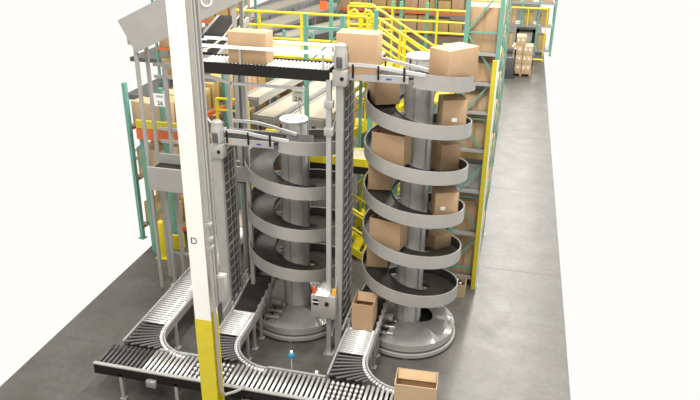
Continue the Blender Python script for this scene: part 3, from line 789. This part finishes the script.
# ------------------------------------------------------------------ right-hand racking
RX0, RX1 = -.86, -.27
def upright_frame(t, y, top, x0=RX0, x1=RX1):
    for x in (x0, x1):
        bm = new(); bx(bm, x-.04, x+.04, y-.035, y+.035, .01, top); bx(bm, x-.07, x+.07, y-.07, y+.07, 0, .012); part('upright', bm, 'teal', t)
    z = .4; k = 0
    while z+.8 < top:
        a, b_ = (x0, x1) if k % 2 else (x1, x0)
        bm = new(); bar(bm, (a, y, z+.8), (b_, y, z), .03, .03); part('brace', bm, 'teal', t)
        if k % 2 == 0:
            bm = new(); bar(bm, (x0, y, z), (x1, y, z), .03, .03); part('brace', bm, 'teal', t)
        z += .8; k += 1
t = thing('pallet_rack', 'teal upright rack bordering the aisle, right of the loaded spiral', 'rack', (-.56, 12.7, 0))
YS = [12.75, 15.2, 17.65, 20.1, 22.55, 25.0]
for y in YS: upright_frame(t, y, 6.6)
LV = [.22, 1.22, 2.15, 3.0, 3.75, 4.3, 4.85]
for z in LV:
    for i in range(len(YS)-1):
        for xx in (RX0, RX1):
            bm = new(); bx(bm, xx-.02, xx+.02, YS[i]+.035, YS[i+1]-.035, z-.09, z); part('beam', bm, 'alu', t)
    bm = new(); bx(bm, RX0+.02, RX1-.02, YS[0]-.03, YS[-1], z-.022, z-.004); part('shelf_deck', bm, 'steel', t)
    bm = new(); bx(bm, RX0+.04, RX1-.04, YS[0]-.06, YS[0]-.04, z-.05, z); part('shelf_edge', bm, 'alu', t)
# yellow guard on the near upright
g = thing('post_protector', 'tall yellow strip guard on the near upright of the right rack', 'guard', (-.3, 12.62, 0))
bm = new(); bx(bm, -.345, -.265, 12.60, 12.64, 0, 4.75); part('guard_strip', bm, 'yellow', g)
bm = new(); bx(bm, -.262, -.235, 12.60, 12.64, 0, 4.75); part('edge_strip', bm, 'label', g, 'white edge strip')
# stock in the right rack
shelf_names = ['bottom', 'second', 'third', 'fourth', 'fifth', 'sixth', 'top']
for li, z in enumerate(LV):
    hh = (LV[li+1]-z-.2) if li+1 < len(LV) else .9
    y = 12.82; n = 0
    while y < 24.6:
        L = random.uniform(.38, .62); h = hh*random.uniform(.7, 1.0)
        if li in (2,) and n < 2 or li in (4,) and n == 1: y += L; n += 1; continue
        m = random.choice(['stock','kraft','carton'])
        n += 1
        for yy in YS:
            if y < yy-.05 < y+L or y < yy+.05 < y+L: y = yy+.06
        w = .64
        b = thing('cardboard_box', '%s carton, %s from the front, %s shelf of the right rack' % ({'stock':'yellowish','kraft':'pale','carton':'brown'}[m], ORD[n-1], shelf_names[li]), 'box', (-.565, y+L/2, z+.001), 0, 'cartons on the right rack')
        bm = new(); bx(bm, -w/2, w/2, -L/2, L/2, 0, h, .006); part('carton_body', bm, m, b, local=True)
        bm = new(); bx(bm, -.025, .025, -L/2-.001, -L/2, 0, h); part('tape_strip', bm, 'tape', b, local=True)
        bm = new(); bx(bm, w/2, w/2+.0015, L*.15, L*.35, h*.4, h*.6); part('shipping_label', bm, 'label', b, 'white shipping label', local=True)
        y += L+.03
# grey bins on the near bay
for z, h, l in ((2.152, .50, 'grey steel bin on the third shelf of the right rack, nearest'), (3.752, .36, 'grey steel bin on the fifth shelf of the right rack')):
    b = thing('storage_bin', l, 'bin', (-.565, 12.99 if h > .4 else 13.42, z))
    bm = new(); L, W = .52, .30
    bx(bm, -L/2, L/2, -W/2, W/2, 0, .01); bx(bm, -L/2, L/2, -W/2, -W/2+.01, .01, h); bx(bm, -L/2, L/2, W/2-.01, W/2, .01, h); bx(bm, -L/2, -L/2+.01, -W/2, W/2, .01, h); bx(bm, L/2-.01, L/2, -W/2, W/2, .01, h)
    part('bin_body', bm, 'grey', b, local=True)
    bm = new(); bx(bm, -L/2-.01, L/2+.01, -W/2-.012, -W/2, h-.03, h); part('bin_rim', bm, 'alu', b, local=True)
# machine parts carton
b = thing('cardboard_box', 'open carton of black machine parts at the foot of the right rack', 'box', (-.62, 12.35, 0))
L, W, h = .36, .32, .30
bm = new(); bx(bm, -L/2, L/2, -W/2, W/2, 0, .01); bx(bm, -L/2, L/2, -W/2, -W/2+.01, .01, h); bx(bm, -L/2, L/2, W/2-.01, W/2, .01, h); bx(bm, -L/2, -L/2+.01, -W/2+.01, W/2-.01, .01, h); bx(bm, L/2-.01, L/2, -W/2+.01, W/2-.01, .01, h)
part('carton_body', bm, 'kraft', b, local=True)
random.seed(3)
for k, (px, py, l) in enumerate(((-.08,-.05,'left front'), (.07,-.06,'right front'), (.0,.06,'rear'))):
    w = thing('castor_wheel', 'black wheel at the %s of the open parts carton' % l, 'wheel', (-.62+px, 12.35+py, .2))
    bm = new(); lathe(bm, (0,0,0), [(.03,0),(.065,.0),(.07,.03),(.065,.08),(.03,.08)], 16); part('tyre', bm, 'black', w, local=True)
    bm = new(); lathe(bm, (0,0,.081), [(.025,0),(.025,.012)], 12); part('hub', bm, 'label', w, 'white hub', local=True)

# ------------------------------------------------------------------ far end of the aisle
def far_pallet(x, y, rows, label):
    p = thing('wooden_pallet', 'low wooden pallet under the ' + label, 'pallet', (x, y, 0))
    bm = new()
    for k in range(5): bx(bm, -.45, .45, -.4+k*.18, -.4+k*.18+.1, .10, .12)
    for k in (-.4, 0, .4): bx(bm, k-.04, k+.04, -.4, .42, 0, .10)
    part('pallet_boards', bm, 'wood', p, local=True)
    n = 0
    for r_ in range(rows):
        for i in range(2 if r_ < rows-1 else 1):
            n += 1
            c = thing('cardboard_box', '%s carton, %s row of the pallet stack at the far aisle end' % (('left','right')[i] if r_ < rows-1 else 'single', ('bottom','second','third','topmost')[r_]), 'box', (x-.22+.44*i+(.1 if r_ == rows-1 else 0), y, .121+r_*.405), 0, 'cartons on the aisle pallet')
            bm = new(); bx(bm, -.21, .21, -.38, .38, 0, .40, .008); part('carton_body', bm, 'kraft', c, local=True)
            for dxx in (-.1, .1):
                bm = new(); bx(bm, dxx-.05, dxx+.02, -.382, -.38, 0.22, .30); part('shipping_label', bm, 'label', c, 'white label', local=True)
far_pallet(.40, 31.9, 4, 'stacked cartons at the far end of the aisle')
f = thing('forklift', 'dark forklift with square overhead frame behind the far pallet of cartons', 'forklift', (.45, 33.6, 0))
bm = new(); bx(bm, 0-.45, .45, -.3, 1.1, .15, 1.0, .05); part('truck_body', bm, 'dark', f, local=True)
bm = new()
for x in (-.36, .36): bx(bm, x-.06, x+.06, -.45, -.33, .1, 1.78)
bx(bm, -.42, .42, -.45, -.35, 1.66, 1.78); bx(bm, -.42, .42, -.45, -.35, 1.05, 1.15); part('mast', bm, 'black', f, local=True)
bm = new(); bx(bm, -.26, .26, -.32, -.30, 1.17, 1.64); part('guard_screen', bm, 'alu', f, local=True)
bm = new()
for x in (-.4, .4):
    bx(bm, x-.03, x+.03, .7, .76, 1.0, 1.64)
bx(bm, -.43, .43, -.3, .8, 1.62, 1.67); part('overhead_guard', bm, 'black', f, local=True)
for x in (-.42, .42):
    for y in (-.1, .8):
        bm = new(); cyl(bm, (x-.06, y, .16), (x+.06, y, .16), .16, 16); part('wheel', bm, 'black', f, local=True)
for x in (-.25, .25):
    bm = new(); bx(bm, x-.05, x+.05, -1.2, -.45, .05, .09); part('fork', bm, 'dark', f, local=True)
# dark cart and carton column left of it
t = thing('hand_truck', 'dark hand truck standing at the rack end beside the far pallet', 'cart', (-.12, 31.2, 0))
bm = new(); tube(bm, [(-.2,0,.1),(-.2,.1,1.2),(.2,.1,1.2),(.2,0,.1)], .04, 6); part('handle', bm, 'black', t, local=True)
bm = new(); bx(bm, -.25, .25, -.25, .05, .04, .08); part('toe_plate', bm, 'dark', t, local=True)
for x in (-.24, .24):
    bm = new(); cyl(bm, (x-.03, .05, .14), (x+.03, .05, .14), .14, 14); part('wheel', bm, 'black', t, local=True)
bm = new(); bx(bm, -.2, .2, -.2, .0, .08, .9, .02); part('load', bm, 'dark', t, local=True)

rack_row('teal rack closing the far end of the aisle', (-.55, 36.2, 0), 0, 3, .78, 1.0, (.3, 1.5, 2.6, 3.6), 5.2, 'steel')
for li, z in enumerate((.3, 1.5, 2.6, 3.6)):
    for b_ in range(3):
        stock((-.55, 36.2, 0), 0, b_*.78+.08, (b_+1)*.78-.08, z, .9, .8, '%s bay, %s shelf of the far aisle rack' % (('left','middle','right')[b_], shelf_names[li]), ('stock','kraft'), .3, .55, side='left')
railing('far yellow floor rail in front of the far aisle rack', (-.4, 34.6, 0), (1.42, 34.6, 0), (.12,), (0, .5, 1), r=.05)
railing('yellow rail higher up on the far aisle rack', (-.4, 36.0, 2.2), (1.42, 36.0, 2.2), (.12,), (0, .5, 1), 0, r=.05)

# far rack across the back of the hall
F0 = (-10.2, 40, 0)
rack_row('long teal rack with orange beams across the back of the hall', F0, 0, 5, 1.9, 1.1, (.16, 1.25, 2.5, 3.7), 5.2)
for li, z in enumerate((.16, 1.25, 2.5, 3.7)):
    for b_ in range(5):
        stock(F0, 0, b_*1.9+.08, (b_+1)*1.9-.08, z, 1.1, .95, '%s bay from left, %s shelf of back rack' % (ORD[b_], shelf_names[li]), ('stock','carton','stock'), .5, .9, side='left')
G0 = (-14.3, 26.0, 0)
rack_row('teal rack of cartons at the far left behind the elevated conveyor end', G0, 0, 2, 2.0, 1.0, (.3, 1.5, 2.7), 3.9)
for li, (z, h) in enumerate(((.3, .9), (1.5, .9), (2.7, 1.0))):
    for b_ in range(2):
        stock(G0, 0, b_*2.0+.08, (b_+1)*2.0-.08, z, 1.0, h, '%s bay, %s shelf of far left rack' % (('left','right')[b_], shelf_names[li]), ('stock','carton'), .45, .8, side='left')
# ground belts far back
long_belt('far white belt conveyor on the floor at the top left of the view', (-15.6, 35.0, .85), (-14.0, 46.0, .85), 1.3, 'cream', .2, (.05,.2,.35,.5,.65,.8,.95))
long_belt('middle white belt conveyor on the far floor, right of the farthest one', (-13.6, 31.6, .85), (-11.4, 44.5, .85), 1.3, 'cream', .2, (.05,.2,.35,.5,.65,.8,.95))
long_belt('right-hand white belt conveyor on the far floor behind the yellow rails', (-11.2, 33.0, .85), (-9.0, 38.5, .85), 1.0, 'cream', .2, (.05,.3,.55,.8))
long_belt('grey conveyor with dark legs on the far floor behind the yellow rails', (-11.6, 30.4, .8), (-7.4, 30.6, .8), .8, 'dark', .2, (.05,.2,.35,.5,.65,.8,.95))
# red marker on a far post
t = thing('rack_post', 'far teal post with a red sign above the yellow stairs', 'post', (-5.3, 20.0, 0))
bm = new(); bx(bm, -5.35, -5.25, 19.95, 20.05, 0, 4.9); part('shaft', bm, 'teal', t)
bm = new(); bx(bm, -5.62, -5.42, 19.93, 19.97, 4.3, 4.55); bx(bm, -5.42, -5.35, 19.94, 19.96, 4.4, 4.44); part('sign_board', bm, 'orange', t, 'orange-red sign')

# ------------------------------------------------------------------ light
w = bpy.data.worlds.new('hall_light'); SC.world = w; w.use_nodes = True
w.node_tree.nodes['Background'].inputs['Color'].default_value = (1, .985, .95, 1)
w.node_tree.nodes['Background'].inputs['Strength'].default_value = 1.0
def lamp(name, loc, sx, sy, e, col=(1,.97,.92)):
    l = bpy.data.lights.new(name, 'AREA'); l.shape = 'RECTANGLE'; l.size = sx; l.size_y = sy; l.energy = e; l.color = col
    o = bpy.data.objects.new(name, l); COL.objects.link(o); o.location = loc
    o['label'] = 'unseen overhead light above the view'; o['category'] = 'lamp'
    return o
for y in (9, 14, 20, 27, 34, 41, 48, 55): lamp('overhead_light', (.7, y, 13.3), .6, 2.6, 1130)
for y, e in ((-1.5, 520), (3, 540), (8, 200), (14, 120), (20, 120), (28, 140)): lamp('overhead_light', (-3.4, y, 13.3), .6, 2.6, e*1.35)  # nearest ones are unseen fill, added to brighten the front faces
for y in (12, 20, 28, 36): lamp('overhead_light', (-8.5, y, 13.3), .6, 2.6, 170)

# ------------------------------------------------------------------ camera
cam = bpy.data.cameras.new('camera'); co = bpy.data.objects.new('camera', cam); COL.objects.link(co)
cam.sensor_fit = 'HORIZONTAL'; cam.sensor_width = 36; cam.lens = 36*693/700
cam.clip_end = 300
co.matrix_world = Matrix.Translation((0,0,7.5)) @ Matrix.Rotation(R(13.1),4,'Z') @ Matrix.Rotation(R(90-24.1),4,'X') @ Matrix.Rotation(R(.8),4,'Z')
SC.camera = co
SC.view_settings.view_transform = 'Standard'; SC.view_settings.look = 'None'
SC.view_settings.exposure = 0; SC.view_settings.gamma = 1; SC.view_settings.use_curve_mapping = False
